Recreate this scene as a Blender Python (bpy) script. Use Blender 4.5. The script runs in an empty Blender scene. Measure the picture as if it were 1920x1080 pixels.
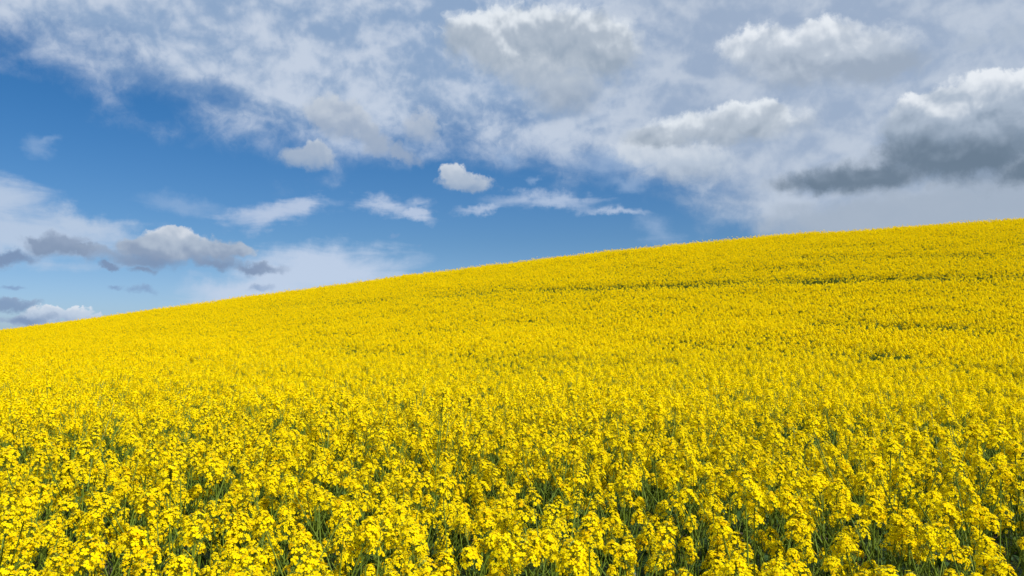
import bpy, math, random
import numpy as np
from mathutils import Vector, Matrix, Euler

R = math.radians
scene = bpy.context.scene
C = scene.collection

# ------------------------------------------------------------------ camera
F_PX = 1507.0            # focal length in pixels of a 1920 px wide frame
HORIZON = 640.0          # row of the true horizon
CAM_Z = 1.80
TILT = math.atan((HORIZON - 540.0) / F_PX)
cam_data = bpy.data.cameras.new("camera")
cam_data.sensor_width = 36.0
cam_data.lens = 36.0 * F_PX / 1920.0
cam_data.clip_start = 0.05
cam_data.clip_end = 6000.0
cam = bpy.data.objects.new("camera", cam_data)
cam.location = (0, 0, CAM_Z)
cam.rotation_euler = (math.pi / 2 + TILT, 0, 0)
C.objects.link(cam)
scene.camera = cam

# ------------------------------------------------------------------ light and exposure
SUN_EL, SUN_AZ = 46.0, 132.0          # azimuth clockwise from +Y (the view direction)
scene.view_settings.view_transform = 'Standard'
scene.view_settings.look = 'None'
scene.view_settings.gamma = 1.0
EXPOSURE = 0.35
scene.view_settings.exposure = EXPOSURE
sd = Vector((math.sin(R(SUN_AZ)) * math.cos(R(SUN_EL)), math.cos(R(SUN_AZ)) * math.cos(R(SUN_EL)), math.sin(R(SUN_EL))))
sun_data = bpy.data.lights.new("sun", 'SUN')
sun_data.energy = 5.0
sun_data.angle = R(0.53)
sun_data.color = (1.0, 0.955, 0.88)
sun = bpy.data.objects.new("sun", sun_data)
sun.rotation_euler = (-sd).to_track_quat('-Z', 'Y').to_euler()
sun.location = (0, 0, 30)
C.objects.link(sun)
scene.cycles.max_bounces = 8
scene.cycles.transparent_max_bounces = 4
scene.cycles.use_denoising = True

# ------------------------------------------------------------------ node expression helper
class X:
    def __init__(s, nt, sock): s.nt, s.s = nt, sock
    def _m(s, op, *a, clamp=False):
        n = s.nt.nodes.new('ShaderNodeMath'); n.operation = op; n.use_clamp = clamp
        for i, v in enumerate((s,) + a):
            if isinstance(v, X): s.nt.links.new(v.s, n.inputs[i])
            else: n.inputs[i].default_value = v
        return X(s.nt, n.outputs[0])
    def __add__(s, o): return s._m('ADD', o)
    def __radd__(s, o): return s._m('ADD', o)
    def __sub__(s, o): return s._m('SUBTRACT', o)
    def __rsub__(s, o): return (s * -1.0) + o
    def __mul__(s, o): return s._m('MULTIPLY', o)
    def __rmul__(s, o): return s._m('MULTIPLY', o)
    def __truediv__(s, o): return s._m('DIVIDE', o)
    def max(s, o): return s._m('MAXIMUM', o)
    def min(s, o): return s._m('MINIMUM', o)
    def smax(s, o, k): return s._m('SMOOTH_MAX', o, k)
    def pow(s, o): return s._m('POWER', o)
    def sqrt(s): return s._m('SQRT')
    def clamp(s): return s._m('MULTIPLY', 1.0, clamp=True)
    def step(s, a, b, ta=0.0, tb=1.0):
        n = s.nt.nodes.new('ShaderNodeMapRange'); n.interpolation_type = 'SMOOTHSTEP'
        s.nt.links.new(s.s, n.inputs['Value'])
        n.inputs['From Min'].default_value = a; n.inputs['From Max'].default_value = b
        n.inputs['To Min'].default_value = ta; n.inputs['To Max'].default_value = tb
        return X(s.nt, n.outputs['Result'])

def comb(nt, a, b, c=0.0):
    n = nt.nodes.new('ShaderNodeCombineXYZ')
    for i, v in enumerate((a, b, c)):
        if isinstance(v, X): nt.links.new(v.s, n.inputs[i])
        else: n.inputs[i].default_value = v
    return n.outputs[0]

def noise(nt, vec, scale, detail=6.0, rough=0.55, dist=0.0, lac=2.0, dim='3D'):
    n = nt.nodes.new('ShaderNodeTexNoise'); n.noise_dimensions = dim
    nt.links.new(vec, n.inputs['Vector'])
    n.inputs['Scale'].default_value = scale; n.inputs['Detail'].default_value = detail
    n.inputs['Roughness'].default_value = rough; n.inputs['Distortion'].default_value = dist
    n.inputs['Lacunarity'].default_value = lac
    return X(nt, n.outputs[0]), n.outputs[1]

def mixc(nt, fac, a, b):
    n = nt.nodes.new('ShaderNodeMix'); n.data_type = 'RGBA'; n.clamp_factor = True
    if isinstance(fac, X): nt.links.new(fac.s, n.inputs[0])
    else: n.inputs[0].default_value = fac
    for i, v in ((6, a), (7, b)):
        if isinstance(v, tuple): n.inputs[i].default_value = (*v, 1.0)
        else: nt.links.new(v, n.inputs[i])
    return n.outputs[2]

def ramp(nt, x, pts):
    """piecewise curve: pts = [(x, value)], x in 0..1, single values"""
    n = nt.nodes.new('ShaderNodeValToRGB'); nt.links.new(x.s, n.inputs[0])
    cr = n.color_ramp
    cr.interpolation = 'B_SPLINE' if len(pts) > 6 else 'LINEAR'
    cr.elements[0].position, cr.elements[1].position = pts[0][0], pts[-1][0]
    cr.elements[0].color = (*[pts[0][1]] * 3, 1); cr.elements[1].color = (*[pts[-1][1]] * 3, 1)
    for p, v in pts[1:-1]:
        e = cr.elements.new(p); e.color = (v, v, v, 1)
    return X(nt, n.outputs[0])

# ------------------------------------------------------------------ sky: clear air plus cloud layers placed by azimuth and elevation
def azel(px, py):
    """direction of a point of the sky: azimuth and elevation in degrees"""
    x, y, z = (px - 960) / F_PX, 1.0, -(py - 540) / F_PX
    y2, z2 = y * math.cos(TILT) - z * math.sin(TILT), y * math.sin(TILT) + z * math.cos(TILT)
    return math.degrees(math.atan2(x, y2)), math.degrees(math.atan2(z2, math.hypot(x, y2)))
DEG = 1920 / 65.0        # about how many units one degree of sky spans

world = bpy.data.worlds.new("World"); scene.world = world; world.use_nodes = True
nt = world.node_tree; nt.nodes.clear()
out = nt.nodes.new('ShaderNodeOutputWorld'); bg = nt.nodes.new('ShaderNodeBackground')
nt.links.new(bg.outputs[0], out.inputs[0])
bg.inputs['Strength'].default_value = 0.1
sky = nt.nodes.new('ShaderNodeTexSky'); sky.sky_type = 'NISHITA'
sky.sun_disc = False; sky.sun_elevation = R(SUN_EL); sky.sun_rotation = R(SUN_AZ)
sky.air_density = 1.0; sky.dust_density = 0.6; sky.ozone_density = 2.5; sky.altitude = 100
tint = nt.nodes.new('ShaderNodeMix'); tint.data_type = 'RGBA'; tint.blend_type = 'MULTIPLY'
tint.inputs[0].default_value = 1.0
nt.links.new(sky.outputs[0], tint.inputs[6])
tc = nt.nodes.new('ShaderNodeTexCoord')
sep = nt.nodes.new('ShaderNodeSeparateXYZ'); nt.links.new(tc.outputs['Generated'], sep.inputs[0])
dx, dy, dz = (X(nt, sep.outputs[i]) for i in range(3))
az = dx._m('ARCTAN2', dy) * 57.29578
el = dz.min(1.0).max(-1.0)._m('ARCSINE') * 57.29578
P = comb(nt, az, el)
nt.links.new(mixc(nt, el.step(0.0, 7.5), (0.47, 0.62, 0.94), mixc(nt, el.step(-2.0, 19.0), (0.40, 0.51, 0.68), (0.165, 0.45, 0.69))), tint.inputs[7])
# slow warp that ragged edges share
_, wcol = noise(nt, P, 0.55, 5, 0.6, dim='2D')
wsub = nt.nodes.new('ShaderNodeVectorMath'); wsub.operation = 'SUBTRACT'
nt.links.new(wcol, wsub.inputs[0]); wsub.inputs[1].default_value = (0.5, 0.5, 0.5)
wmad = nt.nodes.new('ShaderNodeVectorMath'); wmad.operation = 'MULTIPLY_ADD'
nt.links.new(wsub.outputs[0], wmad.inputs[0]); wmad.inputs[1].default_value = (2.2, 1.5, 0)
nt.links.new(P, wmad.inputs[2])
PW = PW0 = wmad.outputs[0]

bil, _ = noise(nt, P, 0.42, 7, 0.56, 0.15, dim='2D')                     # billows
broad, _ = noise(nt, P, 0.22, 2.5, 0.5, 0.3, dim='2D')
bil1, _ = noise(nt, P, 0.42, 3.5, 0.5, 0.15, dim='2D')
off = nt.nodes.new('ShaderNodeVectorMath'); off.operation = 'ADD'
nt.links.new(P, off.inputs[0]); off.inputs[1].default_value = (0.08, 0.58, 0)
bil2, _ = noise(nt, off.outputs[0], 0.42, 3.5, 0.5, 0.15, dim='2D')
relief_shade = (bil1 - bil2)  # upward noise difference, painted into cloud colours as light on the billow tops
fine, _ = noise(nt, PW, 1.6, 6, 0.62, dim='2D')

# textures of the thin layers
shm = nt.nodes.new('ShaderNodeMapping'); nt.links.new(P, shm.inputs[0])
shm.inputs['Rotation'].default_value = (0, 0, R(16)); shm.inputs['Scale'].default_value = (0.75, 1.15, 1)
v1, _ = noise(nt, shm.outputs[0], 0.12, 5, 0.5, 0.3, dim='2D')
v2, _ = noise(nt, shm.outputs[0], 0.34, 5, 0.47, 0.3, dim='2D')
stm = nt.nodes.new('ShaderNodeMapping'); nt.links.new(P, stm.inputs[0])
stm.inputs['Rotation'].default_value = (0, 0, R(-12)); stm.inputs['Scale'].default_value = (0.15, 0.6, 1)
st, _ = noise(nt, stm.outputs[0], 1.2, 6, 0.55, 0.35, dim='2D')            # streaks

col = tint.outputs[2]
S10 = 10.0 / 2 ** EXPOSURE      # the background runs at strength 0.1
def rgb(r, g, b):
    f = lambda c: ((c / 255 + 0.055) / 1.055) ** 2.4 if c > 10 else c / 255 / 12.92
    return (f(r) * S10, f(g) * S10, f(b) * S10)

def blob(px, py, rx, ry, rot=0.0, warp=True):
    """1 in the centre falling to 0 at the rim and below outside"""
    a, e = azel(px, py)
    m = nt.nodes.new('ShaderNodeMapping'); m.vector_type = 'TEXTURE'
    nt.links.new(PW if warp else P, m.inputs[0])
    m.inputs['Location'].default_value = (a, e, 0); m.inputs['Rotation'].default_value = (0, 0, R(rot))
    m.inputs['Scale'].default_value = (rx / DEG, ry / DEG, 1)
    l = nt.nodes.new('ShaderNodeVectorMath'); l.operation = 'LENGTH'; nt.links.new(m.outputs[0], l.inputs[0])
    return 1.0 - X(nt, l.outputs['Value'])

def chain():
    """order the layers one after another, so the shader holds few values at a time"""
    global PW
    n = nt.nodes.new('ShaderNodeVectorMath'); n.operation = 'MULTIPLY_ADD'
    nt.links.new(col, n.inputs[0]); n.inputs[1].default_value = (1e-9, 1e-9, 1e-9); nt.links.new(PW0, n.inputs[2])
    PW = n.outputs[0]
def fieldof(blobs, k=0.12):
    chain()
    f = None
    for b in blobs:
        x = blob(*b); f = x if f is None else f.smax(x, k)
    return f

def veil(blobs, lo, hi, tex, amt, color, k=0.3, opac=1.0):
    """a soft translucent layer: texture gated by the blobs"""
    global col
    f = fieldof(blobs, k)
    a = (f + (tex - 0.5) * amt).step(lo, hi) * opac
    col = mixc(nt, a, col, color)

def cumulus(blobs, ybase, ytop, dark, mid, lite, soft=0.22, ragged=1.0, opac=0.97, gain=1.0, bias=0.0, k=0.12):
    """a heaped cloud: grey base, pale shoulders and billows, lighting painted into the colour"""
    global col
    cool = lambda c, a: (c[0] * (1 - a), c[1], c[2] * (1 + a))
    dark, mid, lite = cool(dark, .07), cool(mid, .06), cool(lite, .03)
    f = fieldof(blobs, k)
    d = f + 0.12 + (bil - 0.5) * (1.1 * ragged) + (fine - 0.5) * (0.55 * ragged)
    e0, e1 = azel(960, ybase)[1], azel(960, ytop)[1]
    h = (el - e0) * (1.22 / (e1 - e0)) + relief_shade * (1.9 * gain) + (broad - 0.5) * 1.1 * gain + (fine - 0.5) * 0.2 + bias - (d.step(0.1, 0.75) * 0.15)
    low = ((el - e0) * (1.0 / (e1 - e0))).step(0.0, 0.9, 1.9, 1.0)          # bases fray, tops stay crisp
    a = (d / (low * soft)).step(0.0, 1.0) * opac
    c = mixc(nt, h.step(-0.15, 0.55), dark, mid)
    c = mixc(nt, h.step(0.45, 1.15), c, lite)
    col = mixc(nt, a, col, c)

# upper sheet: everything above a line that drops from left to right
edge = ramp(nt, (az + 40.0) * (1 / 80.0), [((azel(px, py)[0] + 40) / 80, azel(px, py)[1] / 40) for px, py in
        ((-200, 40), (0, 85), (180, 160), (330, 212), (520, 268), (700, 288), (900, 290), (1100, 320), (1250, 370), (1340, 410), (1440, 450), (1700, 560), (1990, 640))]) * 40.0
over = (el - edge)
sheet = (over.min(6.0) * 0.20 + 0.10 + (v1 - 0.5) * 1.1 + (v2 - 0.5) * 1.1 + (fine - 0.5) * 0.3)
a_sheet = sheet.step(-0.30, 0.85) * 0.92
right = az.step(-4.0, 16.0)
a_sheet = a_sheet.max((over + (v2 - 0.5) * 4.0).step(-0.5, 4.5) * right * 0.94)
tone = ((v2 - 0.5) * 1.3 + (v1 - 0.5) * 0.9 + (fine - 0.5) * 0.3 + relief_shade * 1.0)
c_sheet = mixc(nt, tone.step(-0.34, 0.34), rgb(146, 171, 203), rgb(202, 213, 229))
c_sheet = mixc(nt, right * 0.8, c_sheet, mixc(nt, tone.step(-0.4, 0.4), rgb(163, 179, 202), rgb(192, 203, 218)))
col = mixc(nt, a_sheet, col, c_sheet)

# low thin layers and streaks
veil([(0, 430, 310, 75, -4), (-90, 350, 190, 60, -6), (150, 420, 170, 40, -8)], 0.05, 0.8, st, 1.0, rgb(190, 205, 226), opac=0.85)
veil([(600, 508, 220, 64, 3), (480, 545, 190, 46, 4)], -0.05, 0.7, st, 0.9, rgb(194, 209, 231), opac=0.92)
veil([(350, 385, 110, 26, -6), (620, 375, 70, 14, 0)], 0.0, 1.1, st, 1.3, rgb(170, 192, 222), opac=0.4)
veil([(510, 400, 120, 36, 14), (565, 382, 70, 24, 12), (715, 385, 100, 30, 2), (770, 400, 60, 16, -12)], 0.0, 0.9, st, 1.7, rgb(190, 204, 227), opac=0.85)
veil([(1030, 380, 165, 24, -2), (910, 394, 80, 15, 8), (1150, 392, 90, 12, -4)], 0.0, 0.9, st, 1.4, rgb(184, 200, 225), opac=0.8)
veil([(75, 275, 30, 36, 50), (90, 262, 34, 14, 20)], 0.0, 1.1, st, 1.4, rgb(150, 178, 214), opac=0.5)
veil([(1230, 430, 70, 40, -30), (1150, 300, 150, 50, 0), (1180, 340, 90, 30, 0)], 0.0, 1.2, st, 1.4, rgb(160, 184, 216), opac=0.6)
veil([(950, 300, 60, 30, -30), (1000, 335, 18, 14, 0)], 0.0, 1.0, st, 2.0, rgb(150, 178, 214), opac=0.55)
veil([(1660, 412, 300, 62, 2), (1880, 390, 260, 80, 0)], 0.0, 0.55, v2, 0.6, rgb(164, 178, 196), opac=0.92)

# large soft clouds within the sheet
cumulus([(1010, 85, 200, 85), (920, 72, 120, 58), (1130, 95, 90, 78)], 190, 0, rgb(158, 168, 180), rgb(178, 185, 194), rgb(232, 235, 238), 0.4, 0.55, 0.95, 0.9, -0.12, 0.25)
cumulus([(1055, 175, 95, 72), (1010, 140, 90, 50)], 250, 60, rgb(156, 166, 180), rgb(176, 184, 195), rgb(200, 206, 213), 0.6, 0.5, 0.85, 0.6, -0.05, 0.25)
cumulus([(1530, 108, 190, 58), (1420, 88, 85, 44), (1545, 75, 90, 42), (1640, 120, 110, 44)], 165, 45, rgb(162, 171, 184), rgb(190, 196, 205), rgb(236, 238, 241), 0.35, 0.45, 0.95, 0.8, 0.24, 0.2)
cumulus([(1290, 308, 120, 48), (1220, 285, 90, 36)], 350, 262, rgb(172, 181, 194), rgb(194, 201, 211), rgb(214, 219, 226), 0.5, 0.6, 0.9, 0.7, 0.22, 0.2)
cumulus([(1370, 238, 170, 42), (1410, 216, 95, 30), (1240, 256, 90, 26)], 285, 190, rgb(158, 167, 178), rgb(186, 192, 200), rgb(233, 236, 239), 0.38, 0.42, 0.94, 0.8, 0.2, 0.2)
cumulus([(1835, 78, 50, 20), (1910, 60, 50, 38)], 110, 30, rgb(176, 185, 198), rgb(190, 197, 208), rgb(206, 212, 220), 0.6, 0.6, 0.6, 0.5, 0.1)
# heavy dark cloud on the right
cumulus([(1850, 230, 160, 80), (1870, 185, 95, 46), (1725, 205, 50, 30), (1950, 200, 100, 60), (1740, 245, 90, 50)], 300, 140, rgb(140, 153, 168), rgb(176, 185, 197), rgb(236, 238, 241), 0.18, 0.42, 0.97, 0.8, 0.36, 0.2)
cumulus([(1800, 300, 180, 52), (1640, 332, 120, 40), (1545, 340, 118, 34), (1950, 318, 120, 40), (1720, 290, 80, 50)], 355, 225, rgb(110, 125, 140), rgb(136, 149, 164), rgb(166, 177, 190), 0.45, 0.5, 0.95, 0.8, -0.05, 0.25)
# small puffs in the middle
cumulus([(640, 222, 84, 42, -18), (702, 262, 68, 30, -30), (758, 287, 40, 20, -40)], 300, 185, rgb(148, 164, 188), rgb(164, 175, 192), rgb(196, 203, 213), 0.4, 0.6, 0.97, 0.6, 0.1)
cumulus([(792, 242, 48, 34, -30)], 275, 210, rgb(156, 169, 190), rgb(172, 182, 197), rgb(186, 194, 207), 0.55, 0.7, 0.85, 0.6, 0.1)
cumulus([(578, 298, 62, 24), (592, 282, 36, 20)], 320, 258, rgb(148, 166, 190), rgb(172, 182, 197), rgb(198, 205, 215), 0.4, 0.65, 0.92, 0.6, 0.12)
cumulus([(875, 344, 60, 22, -6), (848, 326, 30, 20)], 368, 303, rgb(146, 164, 188), rgb(180, 189, 202), rgb(210, 215, 222), 0.36, 0.65, 0.94, 0.6, 0.14)
# the bank low on the left
cumulus([(105, 462, 66, 25), (72, 450, 28, 14), (150, 470, 44, 12)], 490, 432, rgb(134, 149, 172), rgb(150, 163, 184), rgb(170, 181, 200), 0.4, 0.65, 0.93, 0.6, 0.0)
cumulus([(5, 483, 62, 17), (205, 500, 20, 8)], 496, 464, rgb(128, 146, 174), rgb(138, 155, 180), rgb(150, 165, 188), 0.4, 0.6, 0.92, 0.5, 0.0)
cumulus([(335, 464, 118, 27), (338, 445, 46, 20), (255, 462, 50, 20), (425, 472, 52, 20)], 500, 425, rgb(146, 158, 178), rgb(180, 188, 200), rgb(218, 221, 227), 0.28, 0.5, 0.95, 0.9, 0.08)
cumulus([(262, 486, 105, 19, -3), (400, 492, 75, 14, -6), (485, 505, 66, 13, 0), (268, 505, 28, 12)], 512, 470, rgb(130, 146, 172), rgb(146, 160, 182), rgb(158, 171, 190), 0.5, 0.55, 0.88, 0.5, 0.0)
cumulus([(488, 541, 30, 10), (262, 543, 26, 9), (22, 537, 28, 6), (215, 540, 18, 6)], 548, 532, rgb(130, 152, 186), rgb(140, 160, 190), rgb(150, 168, 196), 0.6, 0.4, 0.7)
cumulus([(745, 446, 18, 5), (785, 462, 13, 4)], 466, 440, rgb(134, 160, 198), rgb(140, 165, 200), rgb(146, 169, 203), 0.8, 0.4, 0.3)
cumulus([(90, 592, 48, 14), (152, 586, 26, 11), (60, 600, 50, 13), (160, 596, 40, 9)], 606, 572, rgb(158, 174, 198), rgb(198, 207, 220), rgb(228, 231, 236), 0.25, 0.45, 0.95, 0.6, 0.12)
cumulus([(15, 573, 54, 13), (50, 598, 44, 12)], 586, 564, rgb(130, 149, 178), rgb(140, 157, 184), rgb(152, 167, 192), 0.45, 0.5, 0.85)
nt.links.new(col, bg.inputs['Color'])
world.cycles.sampling_method = 'MANUAL'
world.cycles.sample_map_resolution = 512

# ------------------------------------------------------------------ terrain
def vnoise(x, y, seed=0):
    """smooth value noise, numpy arrays in, 0..1 out"""
    x = np.asarray(x, float); y = np.asarray(y, float)
    xi, yi = np.floor(x).astype(np.int64), np.floor(y).astype(np.int64)
    fx, fy = x - xi, y - yi
    fx, fy = fx * fx * (3 - 2 * fx), fy * fy * (3 - 2 * fy)
    def h(a, b):
        n = (a * 374761393 + b * 668265263 + seed * 1442695041) & 0xffffffff
        n = ((n ^ (n >> 13)) * 1274126177) & 0xffffffff
        return ((n ^ (n >> 16)) & 0xffff) / 65535.0
    return (h(xi, yi) * (1 - fx) + h(xi + 1, yi) * fx) * (1 - fy) + (h(xi, yi + 1) * (1 - fx) + h(xi + 1, yi + 1) * fx) * fy
def fbm(x, y, seed=0, n=3):
    s = 0; a = 0.5; t = 0
    for k in range(n):
        s = s + a * vnoise(x * 2 ** k, y * 2 ** k, seed + 17 * k); t += a; a *= 0.5
    return s / t

CANOPY = 1.25
H0 = CAM_Z - CANOPY                        # eye above the flower tops at the camera
SKYLINE = [(-300, 655), (0, 614), (240, 581), (480, 547), (720, 514), (960, 483), (1200, 456), (1440, 433), (1680, 416), (1920, 401), (2300, 384)]
SU = np.array([(p[0] - 960) / F_PX for p in SKYLINE])
SV = np.array([(HORIZON - p[1]) / F_PX for p in SKYLINE])
VMAX = 0.117                               # mean slope from the camera to the crest, straight ahead
def slope_gain(x, y):
    u = np.clip(x / np.maximum(y, 3.0), -0.85, 0.85)
    return (np.interp(u, SU, SV) + (H0 - 0.24) / 45.0) / VMAX
def ground_z(x, y):
    x = np.asarray(x, float); y = np.asarray(y, float)
    t = np.clip((y - 5) / 42.0, 0, 1)
    s_ = VMAX * t * t * (3 - 2 * t) - 0.0011 * np.maximum(np.minimum(y, 66) - 46, 0)
    z = slope_gain(x, y) * s_ * np.minimum(y, 66)
    over = np.maximum(y - 66, 0)
    z = z - 18 * (1 - np.exp(-over / 90.0)) * 1.0 - np.maximum(over - 60, 0) * 0.012
    return z + 0.05 * (fbm(x * 0.25, y * 0.25, 5) - 0.5) * np.clip(np.hypot(x, y) / 6, 0, 1)
def locate(px, py):
    """ground position whose flower tops lie in that direction"""
    u, v = (px - 960) / F_PX, (HORIZON - py) / F_PX
    best = None
    for y in np.arange(1.5, 48, 0.05):
        vv = (float(ground_z(u * y, y)) + CANOPY - CAM_Z) / y
        if vv >= v: return np.array([u * y, y])
    return np.array([u * 45, 45.0])

def new_mat(name):
    m = bpy.data.materials.new(name); m.use_nodes = True; t = m.node_tree
    b = t.nodes['Principled BSDF']; return m, t, b, t.nodes['Material Output']

soil, t, b, o_ = new_mat("soil")
tcx = t.nodes.new('ShaderNodeTexCoord')
n1, _ = noise(t, tcx.outputs['Object'], 2.0, 8, 0.65)
n2, _ = noise(t, tcx.outputs['Object'], 22.0, 6, 0.6)
c_ = mixc(t, n1.step(0.35, 0.65), (0.040, 0.030, 0.016), (0.028, 0.042, 0.014))
c_ = mixc(t, n2.step(0.3, 0.7), c_, (0.060, 0.050, 0.028))
t.links.new(c_, b.inputs['Base Color']); b.inputs['Roughness'].default_value = 0.95
bm_ = t.nodes.new('ShaderNodeBump'); bm_.inputs['Strength'].default_value = 0.7; bm_.inputs['Distance'].default_value = 0.03
t.links.new(n2.s, bm_.inputs['Height']); t.links.new(bm_.outputs[0], b.inputs['Normal'])

def mesh_obj(name, verts, faces, mats, parent=None, midx=None, smooth=False, link=True):
    me = bpy.data.meshes.new(name); me.from_pydata(verts, [], faces)
    for m in mats: me.materials.append(m)
    if midx is not None: me.polygons.foreach_set('material_index', midx)
    if smooth: me.polygons.foreach_set('use_smooth', [True] * len(me.polygons))
    me.update()
    o = bpy.data.objects.new(name, me)
    if link: C.objects.link(o)
    if parent: o.parent = parent
    return o

def axis(fine_to, step, far, growth=1.12):
    a = list(np.arange(0, fine_to, step)); s = step
    while a[-1] < far: s *= growth; a.append(a[-1] + s)
    return np.array(a)
ax = axis(60, 1.0, 1500); gx = np.concatenate([-ax[:0:-1], ax])
ay = axis(80, 1.0, 1500); gy = np.concatenate([-axis(12, 1.0, 300)[:0:-1], ay])
GX, GY = np.meshgrid(gx, gy)
GZ = ground_z(GX, GY)
nx, ny = len(gx), len(gy)
verts = np.stack([GX.ravel(), GY.ravel(), GZ.ravel()], 1).tolist()
faces = [(j * nx + i, j * nx + i + 1, (j + 1) * nx + i + 1, (j + 1) * nx + i) for j in range(ny - 1) for i in range(nx - 1)]
g = mesh_obj("ground", verts, faces, [soil], smooth=True)
g['kind'] = 'structure'; g['label'] = 'dark soil of the hillside under the yellow crop'

# ------------------------------------------------------------------ plant materials
def leafy(name, build, trans=0.3, rough=0.5, trans_col=None, spec=0.3):
    m, t, b, o = new_mat(name)
    c = build(t)
    t.links.new(c, b.inputs['Base Color']); b.inputs['Roughness'].default_value = rough
    b.inputs['Specular IOR Level'].default_value = spec
    tr = t.nodes.new('ShaderNodeBsdfTranslucent'); mx = t.nodes.new('ShaderNodeMixShader')
    if trans_col:
        mm = t.nodes.new('ShaderNodeMix'); mm.data_type = 'RGBA'; mm.blend_type = 'MULTIPLY'; mm.inputs[0].default_value = 1
        t.links.new(c, mm.inputs[6]); mm.inputs[7].default_value = (*trans_col, 1); c = mm.outputs[2]
    t.links.new(c, tr.inputs['Color']); mx.inputs[0].default_value = trans
    t.links.new(b.outputs[0], mx.inputs[1]); t.links.new(tr.outputs[0], mx.inputs[2]); t.links.new(mx.outputs[0], o.inputs[0])
    return m
def rnd(t):
    return X(t, t.nodes.new('ShaderNodeObjectInfo').outputs['Random'])
def att(t, name):
    n = t.nodes.new('ShaderNodeAttribute'); n.attribute_name = name; return X(t, n.outputs['Fac'])
def c_petal(t):
    a = att(t, 'tint')
    c = mixc(t, a.step(0.0, 0.75), (0.88, 0.72, 0.004), (0.87, 0.665, 0.003))
    c = mixc(t, a.step(0.75, 1.0), c, (0.85, 0.53, 0.003))
    return mixc(t, rnd(t) * 0.35, c, (0.89, 0.72, 0.005))
def c_green(c0, c1, c2):
    def f(t):
        tx = t.nodes.new('ShaderNodeTexCoord'); n, _ = noise(t, tx.outputs['Object'], 9.0, 3)
        c = mixc(t, n.step(0.3, 0.7), c0, c1)
        return mixc(t, rnd(t) * 0.6, c, c2)
    return f
M_PETAL = leafy("rapeseed_petal", c_petal, 0.38, 0.6, (1.0, 0.98, 0.4), 0.0)
M_BUD = leafy("rapeseed_bud", c_green((0.30, 0.36, 0.035), (0.42, 0.42, 0.03), (0.22, 0.30, 0.04)), 0.2, 0.5)
M_STEM = leafy("rapeseed_stem", c_green((0.105, 0.165, 0.014), (0.17, 0.24, 0.024), (0.13, 0.175, 0.016)), 0.12, 0.5, None, 0.2)
M_LEAF = leafy("rapeseed_leaf", c_green((0.028, 0.068, 0.015), (0.048, 0.095, 0.026), (0.036, 0.076, 0.014)), 0.22, 0.45, (1.1, 1.3, 0.4), 0.35)
MATS = [M_STEM, M_LEAF, M_BUD, M_PETAL]
STEM, LEAF, BUD, PETAL = range(4)

# ------------------------------------------------------------------ plant geometry
class MB:
    def __init__(s): s.v, s.f, s.m, s.t = [], [], [], []
    def add(s, vs, fs, m, tint=0.0):
        k = len(s.v); s.v += [tuple(p) for p in vs]
        for f in fs: s.f.append(tuple(i + k for i in f)); s.m.append(m); s.t.append(tint)
    def tube(s, pts, rad, m, n=5):
        vs = []; fs = []
        for i, p in enumerate(pts):
            d = (pts[min(i + 1, len(pts) - 1)] - pts[max(i - 1, 0)]).normalized()
            a = d.orthogonal().normalized(); b = d.cross(a)
            for k in range(n):
                th = 2 * math.pi * k / n
                vs.append(p + (a * math.cos(th) + b * math.sin(th)) * rad[i])
        for i in range(len(pts) - 1):
            for k in range(n):
                fs.append((i * n + k, i * n + (k + 1) % n, (i + 1) * n + (k + 1) % n, (i + 1) * n + k))
        s.add(vs, fs, m)
    def build(s, name, parent=None, link=True):
        used = sorted(set(s.m)); mp = {u: i for i, u in enumerate(used)}
        o = mesh_obj(name, s.v, s.f, [MATS[u] for u in used], parent, [mp[x] for x in s.m], smooth=False, link=link)
        a = o.data.attributes.new('tint', 'FLOAT', 'FACE'); a.data.foreach_set('value', s.t)
        if len(used) == 1 and used[0] in (STEM, LEAF): o.data.polygons.foreach_set('use_smooth', [True] * len(s.f))
        return o

def frame(d):
    d = d.normalized(); a = d.orthogonal().normalized(); return a, d.cross(a), d

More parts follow.
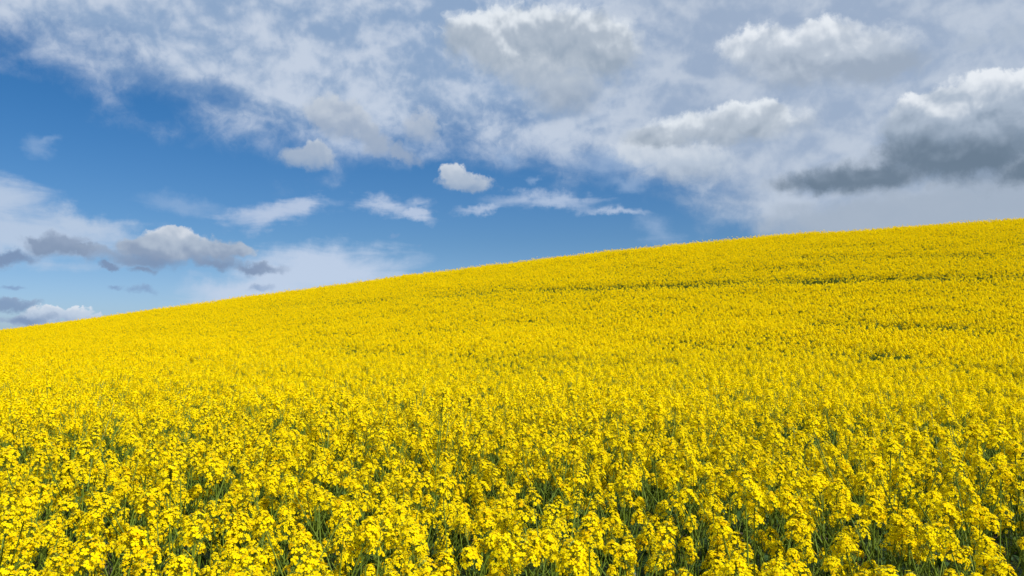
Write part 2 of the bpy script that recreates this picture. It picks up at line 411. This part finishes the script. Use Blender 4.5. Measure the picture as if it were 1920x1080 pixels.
def flower(mb, rg, p, d, size, lod):
    a, b, n = frame(d)
    th = rg.uniform(0, 6.28); a, b = a * math.cos(th) + b * math.sin(th), b * math.cos(th) - a * math.sin(th)
    tint = rg.random()
    if lod == 2:
        s = size * 0.92; tl = rg.uniform(-.3, .3)
        mb.add([p + a * s + n * s * tl, p + b * s, p - a * s - n * s * tl, p - b * s], [(0, 1, 2, 3)], PETAL, tint); return
    cup = rg.uniform(0.05, 0.65)
    for k in range(4):
        ph = k * math.pi / 2 + rg.uniform(-.18, .18)
        r_ = a * math.cos(ph) + b * math.sin(ph); q = n.cross(r_)
        up = cup + rg.uniform(-.2, .2); L = size * rg.uniform(.88, 1.1); w = L * rg.uniform(.42, .52)
        base = p + n * 0.001
        if lod == 1:
            m_ = p + r_ * L * 0.55 + n * L * up * 0.5
            tip = p + r_ * L + n * L * (up * 0.6)
            mb.add([base, m_ - q * w, tip, m_ + q * w], [(0, 1, 2, 3)], PETAL, tint)
        else:
            m1 = p + r_ * L * 0.38 + n * L * (up * 0.55)
            m2 = p + r_ * L * 0.78 + n * L * (up * 0.72)
            tip = p + r_ * L * 1.03 + n * L * (up * 0.62 - 0.06)
            c = n * L * 0.07
            mb.add([base - q * w * .15, base + q * w * .15, m1 + q * w * .62 + c, m1 - q * w * .62 + c, m2 + q * w, m2 - q * w,
                    tip + q * w * .55, tip - q * w * .55, m1, m2],
                   [(0, 1, 2, 8), (0, 8, 3), (3, 8, 9, 5), (8, 2, 4, 9), (5, 9, 7), (9, 4, 6), (9, 6, 7)], PETAL, tint)
    if lod == 0:                                                    # pistil and anthers
        s = 0.0017
        tp = p + n * size * 0.55
        mb.add([p + a * s, p + b * s, p - a * s, p - b * s, tp], [(0, 1, 4), (1, 2, 4), (2, 3, 4), (3, 0, 4)], BUD)

def bud(mb, p, d, L, m=BUD):
    a, b, n = frame(d); w = L * 0.3
    q = p + n * L * .5
    mb.add([p, q + a * w, q + b * w, q - a * w, q - b * w, p + n * L],
           [(0, 2, 1), (0, 3, 2), (0, 4, 3), (0, 1, 4), (5, 1, 2), (5, 2, 3), (5, 3, 4), (5, 4, 1)], m)

def head(mb, rg, p, d, scale, lod, sparse=False):
    """raceme: a crown of open flowers round a knot of buds, p = foot of the flowering zone"""
    a, b, n = frame(d)
    nf = int({0: 44, 1: 37, 2: 25}[lod] * scale * rg.uniform(.8, 1.15)) + 3
    if sparse: nf = rg.choice((0, 1, 2, 3, 6))
    zone = 0.040 * scale * rg.uniform(.6, 1.5)
    g = rg.uniform(0, 6.28)
    for i in range(nf):
        f = (i + .5) / max(nf, 8 if sparse else 1); g += 2.39996 + rg.uniform(-.35, .35)
        h = zone * f
        ped = (0.034 - 0.014 * f) * scale * rg.uniform(.8, 1.2)
        ang = (1.45 - 1.0 * f) + rg.uniform(-.2, .2)               # from the axis
        r_ = a * math.cos(g) + b * math.sin(g)
        dr = (r_ * math.sin(ang) + n * math.cos(ang)).normalized()
        o = p + n * h; q = o + dr * ped
        if lod == 0: mb.tube([o, q], [.0007, .0006], STEM, 3)
        fd = (dr + Vector((rg.uniform(-.4, .4), rg.uniform(-.4, .4), rg.uniform(-.1, .5)))).normalized()
        flower(mb, rg, q, fd, (0.0089 if lod < 2 else 0.0124) * rg.uniform(.82, 1.15) * (1 - .25 * f), lod)
    top = p + n * zone
    nb = {0: 15, 1: 8, 2: 2}[lod] + (4 if sparse else 0)
    for i in range(nb):
        g += 2.4; f = i / max(nb, 1)
        r_ = a * math.cos(g) + b * math.sin(g)
        bud(mb, top + r_ * 0.009 * (1 - f) + n * (0.002 + .010 * f) * scale, r_ * (1 - f) * .7 + n, 0.0075 * (1 if lod < 2 else 1.6))

def curve(p0, d0, L, bend, n):
    pts = [p0.copy()]; d = d0.normalized()
    for i in range(n):
        pts.append(pts[-1] + d * (L / n)); d = (d + bend / n).normalized()
    return pts, d

def leaf(mb, rg, p, az_, L, W_, droop, lod):
    d = Vector((math.cos(az_), math.sin(az_), rg.uniform(.3, 1.1))).normalized()
    pts, _ = curve(p, d, L, Vector((0, 0, -droop)), 4 if lod < 2 else 2)
    side = Vector((-math.sin(az_), math.cos(az_), rg.uniform(-.25, .25)))
    n = len(pts); vs = []; fs = []
    prof = [0.16, .62, 1.0, .72, 0.05] if n == 5 else [.2, 1.0, .05]
    for i, q in enumerate(pts):
        w = W_ * prof[i] * (1 + rg.uniform(-.14, .14))
        lift = Vector((0, 0, w * .35))
        vs += [q + side * w + lift, q, q - side * w + lift]
    for i in range(n - 1):
        k = 3 * i; fs += [(k, k + 3, k + 4, k + 1), (k + 1, k + 4, k + 5, k + 2)]
    mb.add(vs, fs, LEAF)

def plant(seed, lod, sparse=False):
    """returns stem MB, list of head MBs, list of leaf MBs; foot at the origin, about 1.25 m tall"""
    rg = random.Random(seed); stem = MB(); heads = []; leaves = []
    H = CANOPY * rg.uniform(.90, 1.05)
    lean = Vector((rg.uniform(-.12, .12), rg.uniform(-.12, .12), 1))
    ns = 6 if lod < 2 else 3
    pts, dtop = curve(Vector((0, 0, -0.05)), lean, H - .06, Vector((-lean.x * .9 + rg.uniform(-.1, .1), -lean.y * .9 + rg.uniform(-.1, .1), 0)), ns)
    sides = {0: 6, 1: 4, 2: 3}[lod]
    stem.tube(pts, [0.0065 - 0.0045 * i / ns for i in range(ns + 1)], STEM, sides)
    def at(f):
        x = f * ns; i = min(int(x), ns - 1); return pts[i].lerp(pts[i + 1], x - i)
    tips = [(pts[-1], dtop, 1.12 * rg.uniform(.9, 1.1), at(.84))]
    nb = rg.randint(4, 7); g = rg.uniform(0, 6.28)
    for i in range(nb):
        f = .46 + .38 * (i + rg.random() * .6) / nb; g += 2.4 + rg.uniform(-.4, .4)
        p = at(f); out_ = Vector((math.cos(g), math.sin(g), 0))
        reach = H * (rg.uniform(.80, 1.0)) - p.z
        d = out_ * rg.uniform(.45, .95) + Vector((0, 0, 1))
        bp, bd = curve(p, d, reach * 1.08, -out_ * rg.uniform(.15, .40) + Vector((0, 0, .2)), 4 if lod < 2 else 2)
        k = len(bp)
        stem.tube(bp, [.0032 - .0015 * j / (k - 1) for j in range(k)], STEM, max(3, sides - 1))
        tips.append((bp[-1], bd, rg.uniform(.68, 1.1), bp[-2]))
    for p, d, sc, below in tips:
        mb = MB(); head(mb, rg, p, d, sc, lod, sparse); heads.append(mb)
        if lod < 2:                                                 # young pods under the flowers
            for i in range(rg.randint(5, 10) if lod == 0 else 4):
                f = rg.uniform(.15, 1.0); q = p.lerp(below, f * .75); a, b, n = frame(d); th = rg.uniform(0, 6.28)
                r_ = a * math.cos(th) + b * math.sin(th)
                L = rg.uniform(.022, .05)
                m_ = q + (r_ * .8 + n * .5) * L * .5; e = m_ + (r_ * .4 + n * .8) * L * .6
                stem.tube([q, m_, e], [.0006, .0011, .0003], STEM, 3)
            if lod == 0:                                             # faded and late flowers lower down
                for i in range(rg.randint(1, 4)):
                    q = p.lerp(below, rg.uniform(.0, .12)); a, b, n = frame(d); th = rg.uniform(0, 6.28)
                    r_ = a * math.cos(th) + b * math.sin(th); e = q + (r_ + n * .6) * .022
                    mb.tube([q, e], [.0007, .0006], STEM, 3); flower(mb, rg, e, r_ + n * .5, .0085, lod)
    for i in range({0: 6, 1: 4, 2: 1}[lod]):                         # broad leaves lower, small clasping ones above
        mb = MB(); f = .10 + .62 * i / ({0: 6, 1: 4, 2: 1}[lod]) + rg.uniform(-.04, .04)
        L = (.27 - .19 * f / .72) * rg.uniform(.8, 1.2)
        leaf(mb, rg, at(f), rg.uniform(0, 6.28), L, L * .30, rg.uniform(.7, 1.6), lod); leaves.append(mb)
    return stem, heads, leaves

# ------------------------------------------------------------------ where the plants stand
rs = np.random.RandomState(7)
PITCH = 0.192                              # about 25 plants to the square metre
ys = np.arange(-2.2, 58, PITCH); PX = []; PY = []
for y in ys:
    half = max(3.0, 0.80 * y + 3.0)
    xs = np.arange(-half, half, PITCH)
    PX.append(xs + rs.uniform(-.5, .5, len(xs)) * PITCH * 1.1); PY.append(y + rs.uniform(-.5, .5, len(xs)) * PITCH * 1.1)
PX = np.concatenate(PX); PY = np.concatenate(PY)
more = np.flatnonzero((np.hypot(PX, PY) > 13) & (rs.rand(len(PX)) < .32))
PX = np.concatenate([PX, PX[more] + rs.uniform(-.14, .14, len(more))]); PY = np.concatenate([PY, PY[more] + rs.uniform(-.14, .14, len(more))])

# the sprayer's wheel tracks and thin places in the crop
def seg_dist(px_, py_, line):
    best = np.full(len(px_), 1e9)
    for (x0, y0), (x1, y1) in zip(line[:-1], line[1:]):
        ddx, ddy = x1 - x0, y1 - y0; L2 = ddx * ddx + ddy * ddy
        tt = np.clip(((px_ - x0) * ddx + (py_ - y0) * ddy) / L2, 0, 1)
        best = np.minimum(best, np.hypot(px_ - x0 - tt * ddx, py_ - y0 - tt * ddy))
    return best
TRACKS = [([(480, 574), (640, 563), (780, 551), (960, 543), (1150, 534), (1300, 527), (1500, 521), (1700, 516), (1920, 514), (2100, 513)], 0.5, 0.75),
          ([(1560, 600), (1700, 606), (1800, 611), (1920, 619), (2060, 628)], 0.65, 1.3),
          ([(1250, 636), (1400, 640), (1560, 650), (1700, 664), (1900, 686), (2050, 704)], 0.5, 0.8),
          ([(1500, 478), (1750, 474), (1950, 472)], 0.35, 0.4),
          ([(560, 640), (760, 655), (1000, 668), (1250, 672)], 0.4, 0.6)]
press = np.zeros(len(PX))
for line, w, amt in TRACKS:
    L = [locate(*p) for p in line]
    d = seg_dist(PX, PY, L)
    press = np.maximum(press, amt * np.clip(1.6 - d / w, 0, 1) * np.clip(fbm(PX * .7, PY * .7, 31) * 3.0 - .55, 0, 1))
GAPS = [(1905, 880, .26, 1.1), (1900, 950, .20, 1.1), (1870, 800, .24, .8), (1790, 790, .18, .6), (1780, 1000, .10, .7), (1560, 860, .14, .6), (200, 935, .13, .9), (360, 1010, .10, .7), (860, 1010, .10, .5), (1330, 790, .25, .4), (1915, 690, .5, 1.1), (1700, 603, .5, 1.2), (1760, 608, .6, 1.4), (1830, 613, .5, 1.1), (1890, 618, .45, .9), (1530, 640, .3, .8), (1640, 652, .3, .7), (1690, 668, .35, .9), (1800, 674, .35, .9), (1450, 648, .25, .7), (1650, 700, .2, .6)]
for px, py, r_, amt in GAPS:
    c0 = locate(px, py); press = np.maximum(press, amt * np.clip(1.5 - np.hypot(PX - c0[0], PY - c0[1]) / r_, 0, 1))
thin = .6 * fbm(PX * 1.1, PY * 1.1, 77) + .4 * fbm(PX * .30, PY * .5, 99)
keep = (rs.rand(len(PX)) > press * .8) & (np.hypot(PX, PY + .15) > .75) & (rs.rand(len(PX)) > np.clip((np.interp(np.hypot(PX, PY), [4, 14, 30], [.475, .41, .34]) + .07 * np.clip(PX / np.maximum(PY, 1.5), -.3, .65) * (np.hypot(PX, PY) < 18) - thin) * 4.0, 0, .72))
PX, PY, press, thin = PX[keep], PY[keep], press[keep], thin[keep]
PZ = ground_z(PX, PY)
size = 1 + .10 * (fbm(PX * .35, PY * .6, 3) - .5) * 2 + np.interp(np.hypot(PX, PY), [5, 16, 30], [.085, .05, .03]) * rs.randn(len(PX)) - .26 * press + .05 * (thin - .5)
size = np.clip(size, .5, np.interp(np.hypot(PX, PY), [2.2, 3.5, 10, 30], [1.06, 1.17, 1.17, 1.07]))
rotz = rs.rand(len(PX)) * 6.2832; tlx = rs.randn(len(PX)) * .05; tly = rs.randn(len(PX)) * .05
dist = np.hypot(PX, PY)
u_ = PX / np.maximum(PY, .1); v_ = (PZ + CANOPY * size - CAM_Z) / np.maximum(PY, .1)
VBOT = -(1080 - HORIZON) / F_PX
inview = (PY > .8) & (np.abs(u_) < .66) & (v_ > VBOT - .012)
order = np.argsort(np.where(inview, dist, 1e9))
front = order[:300]; is_front = np.zeros(len(PX), bool); is_front[front] = True

# ------------------------------------------------------------------ the 300 nearest plants, one by one
GROUP = 'rapeseed plants at the near edge of the field'
LABEL = 'tall rapeseed plant with loose yellow flower heads at the near edge of the field'
protos = []
for k in range(14):
    root = bpy.data.objects.new('rapeseed_plant', None); C.objects.link(root)
    root.empty_display_size = .1
    root['label'] = LABEL; root['category'] = 'plant'; root['group'] = GROUP
    st_, hs, lv = plant(100 + k, 0)
    st_.build('stem', root)
    for h in hs: h.build('flower_head', root)
    for l in lv: l.build('leaf', root)
    protos.append(root)
def dup(root):
    r = root.copy(); C.objects.link(r)
    for ch in root.children:
        c = ch.copy(); C.objects.link(c); c.parent = r
    return r
kids = {p: list(p.children) for p in protos}
for n_, i in enumerate(front):
    if n_ < len(protos): o = protos[n_]
    else:
        src = protos[rs.randint(len(protos))]
        o = src.copy(); C.objects.link(o)
        for ch in kids[src]:
            c = ch.copy(); C.objects.link(c); c.parent = o
    o.location = (PX[i], PY[i], PZ[i]); o.rotation_euler = (tlx[i], tly[i], rotz[i]); o.scale = (size[i],) * 3

# ------------------------------------------------------------------ the rest of the crop, one mass
src_col = bpy.data.collections.new("rapeseed_sources")
def joined(seed, lod, name, sparse=False):
    st_, hs, lv = plant(seed, lod, sparse); mb = st_
    for x in hs + lv:
        k = len(mb.v); mb.v += x.v; mb.f += [tuple(i + k for i in f) for f in x.f]; mb.m += x.m; mb.t += x.t
    o = mb.build(name, link=False); src_col.objects.link(o)
NV = (8, 9, 10)
for lod in range(3):
    for k in range(NV[lod]): joined(500 + 50 * lod + k, lod, "src_%d_%02d" % (lod, k))
    for k in range(3): joined(900 + 50 * lod + k, lod, "src_%d_x%02d" % (lod, k), True)
rest = ~is_front
d_ = dist[rest]
lod_ = np.where(d_ < 6.5, 0, np.where(d_ < 17, 1, 2))
base_i = np.array([0, NV[0] + 3, NV[0] + NV[1] + 6])[lod_]
idx = base_i + (rs.rand(len(d_)) * np.array(NV)[lod_]).astype(int)
bare = rs.rand(len(d_)) < np.clip(press[rest] * 1.1 + np.clip(np.interp(d_, [8, 26], [.40, .30]) - thin[rest], 0, 1) * 2.0, 0, .97)
idx = np.where(bare, base_i + np.array(NV)[lod_] + rs.randint(0, 3, len(d_)), idx)
pts_ = np.stack([PX[rest], PY[rest], PZ[rest]], 1)
me = bpy.data.meshes.new("rapeseed_crop"); me.vertices.add(len(pts_)); me.vertices.foreach_set('co', pts_.ravel())
def fattr(name, typ, arr, key='value'):
    a = me.attributes.new(name, typ, 'POINT'); a.data.foreach_set(key, arr.ravel())
fattr('pick', 'INT', idx.astype(np.int32))
fattr('turn', 'FLOAT_VECTOR', np.stack([tlx[rest], tly[rest], rotz[rest]], 1).astype(np.float32), 'vector')
fattr('grow', 'FLOAT', size[rest].astype(np.float32))
me.update()
crop = bpy.data.objects.new("rapeseed_crop", me); C.objects.link(crop)
crop['kind'] = 'stuff'; crop['category'] = 'crop'; crop['label'] = 'dense mass of yellow flowering rapeseed covering the hillside up to the skyline'
for m in MATS: me.materials.append(m)
gn = bpy.data.node_groups.new("scatter_crop", 'GeometryNodeTree')
gn.interface.new_socket('Geometry', in_out='INPUT', socket_type='NodeSocketGeometry')
gn.interface.new_socket('Geometry', in_out='OUTPUT', socket_type='NodeSocketGeometry')
N = gn.nodes.new; Lk = gn.links.new
gi, go = N('NodeGroupInput'), N('NodeGroupOutput')
ci = N('GeometryNodeCollectionInfo'); ci.inputs['Collection'].default_value = src_col
ci.inputs['Separate Children'].default_value = True; ci.inputs['Reset Children'].default_value = True
ip = N('GeometryNodeInstanceOnPoints'); ip.inputs['Pick Instance'].default_value = True
def named(name, typ):
    n = N('GeometryNodeInputNamedAttribute'); n.data_type = typ; n.inputs['Name'].default_value = name; return n.outputs['Attribute']
Lk(gi.outputs[0], ip.inputs['Points']); Lk(ci.outputs[0], ip.inputs['Instance'])
Lk(named('pick', 'INT'), ip.inputs['Instance Index'])
e2r = N('FunctionNodeEulerToRotation'); Lk(named('turn', 'FLOAT_VECTOR'), e2r.inputs[0]); Lk(e2r.outputs[0], ip.inputs['Rotation'])
Lk(named('grow', 'FLOAT'), ip.inputs['Scale'])
Lk(ip.outputs[0], go.inputs[0])
md = crop.modifiers.new("scatter", 'NODES'); md.node_group = gn
print("plants", len(PX), "front reach", dist[front].max())
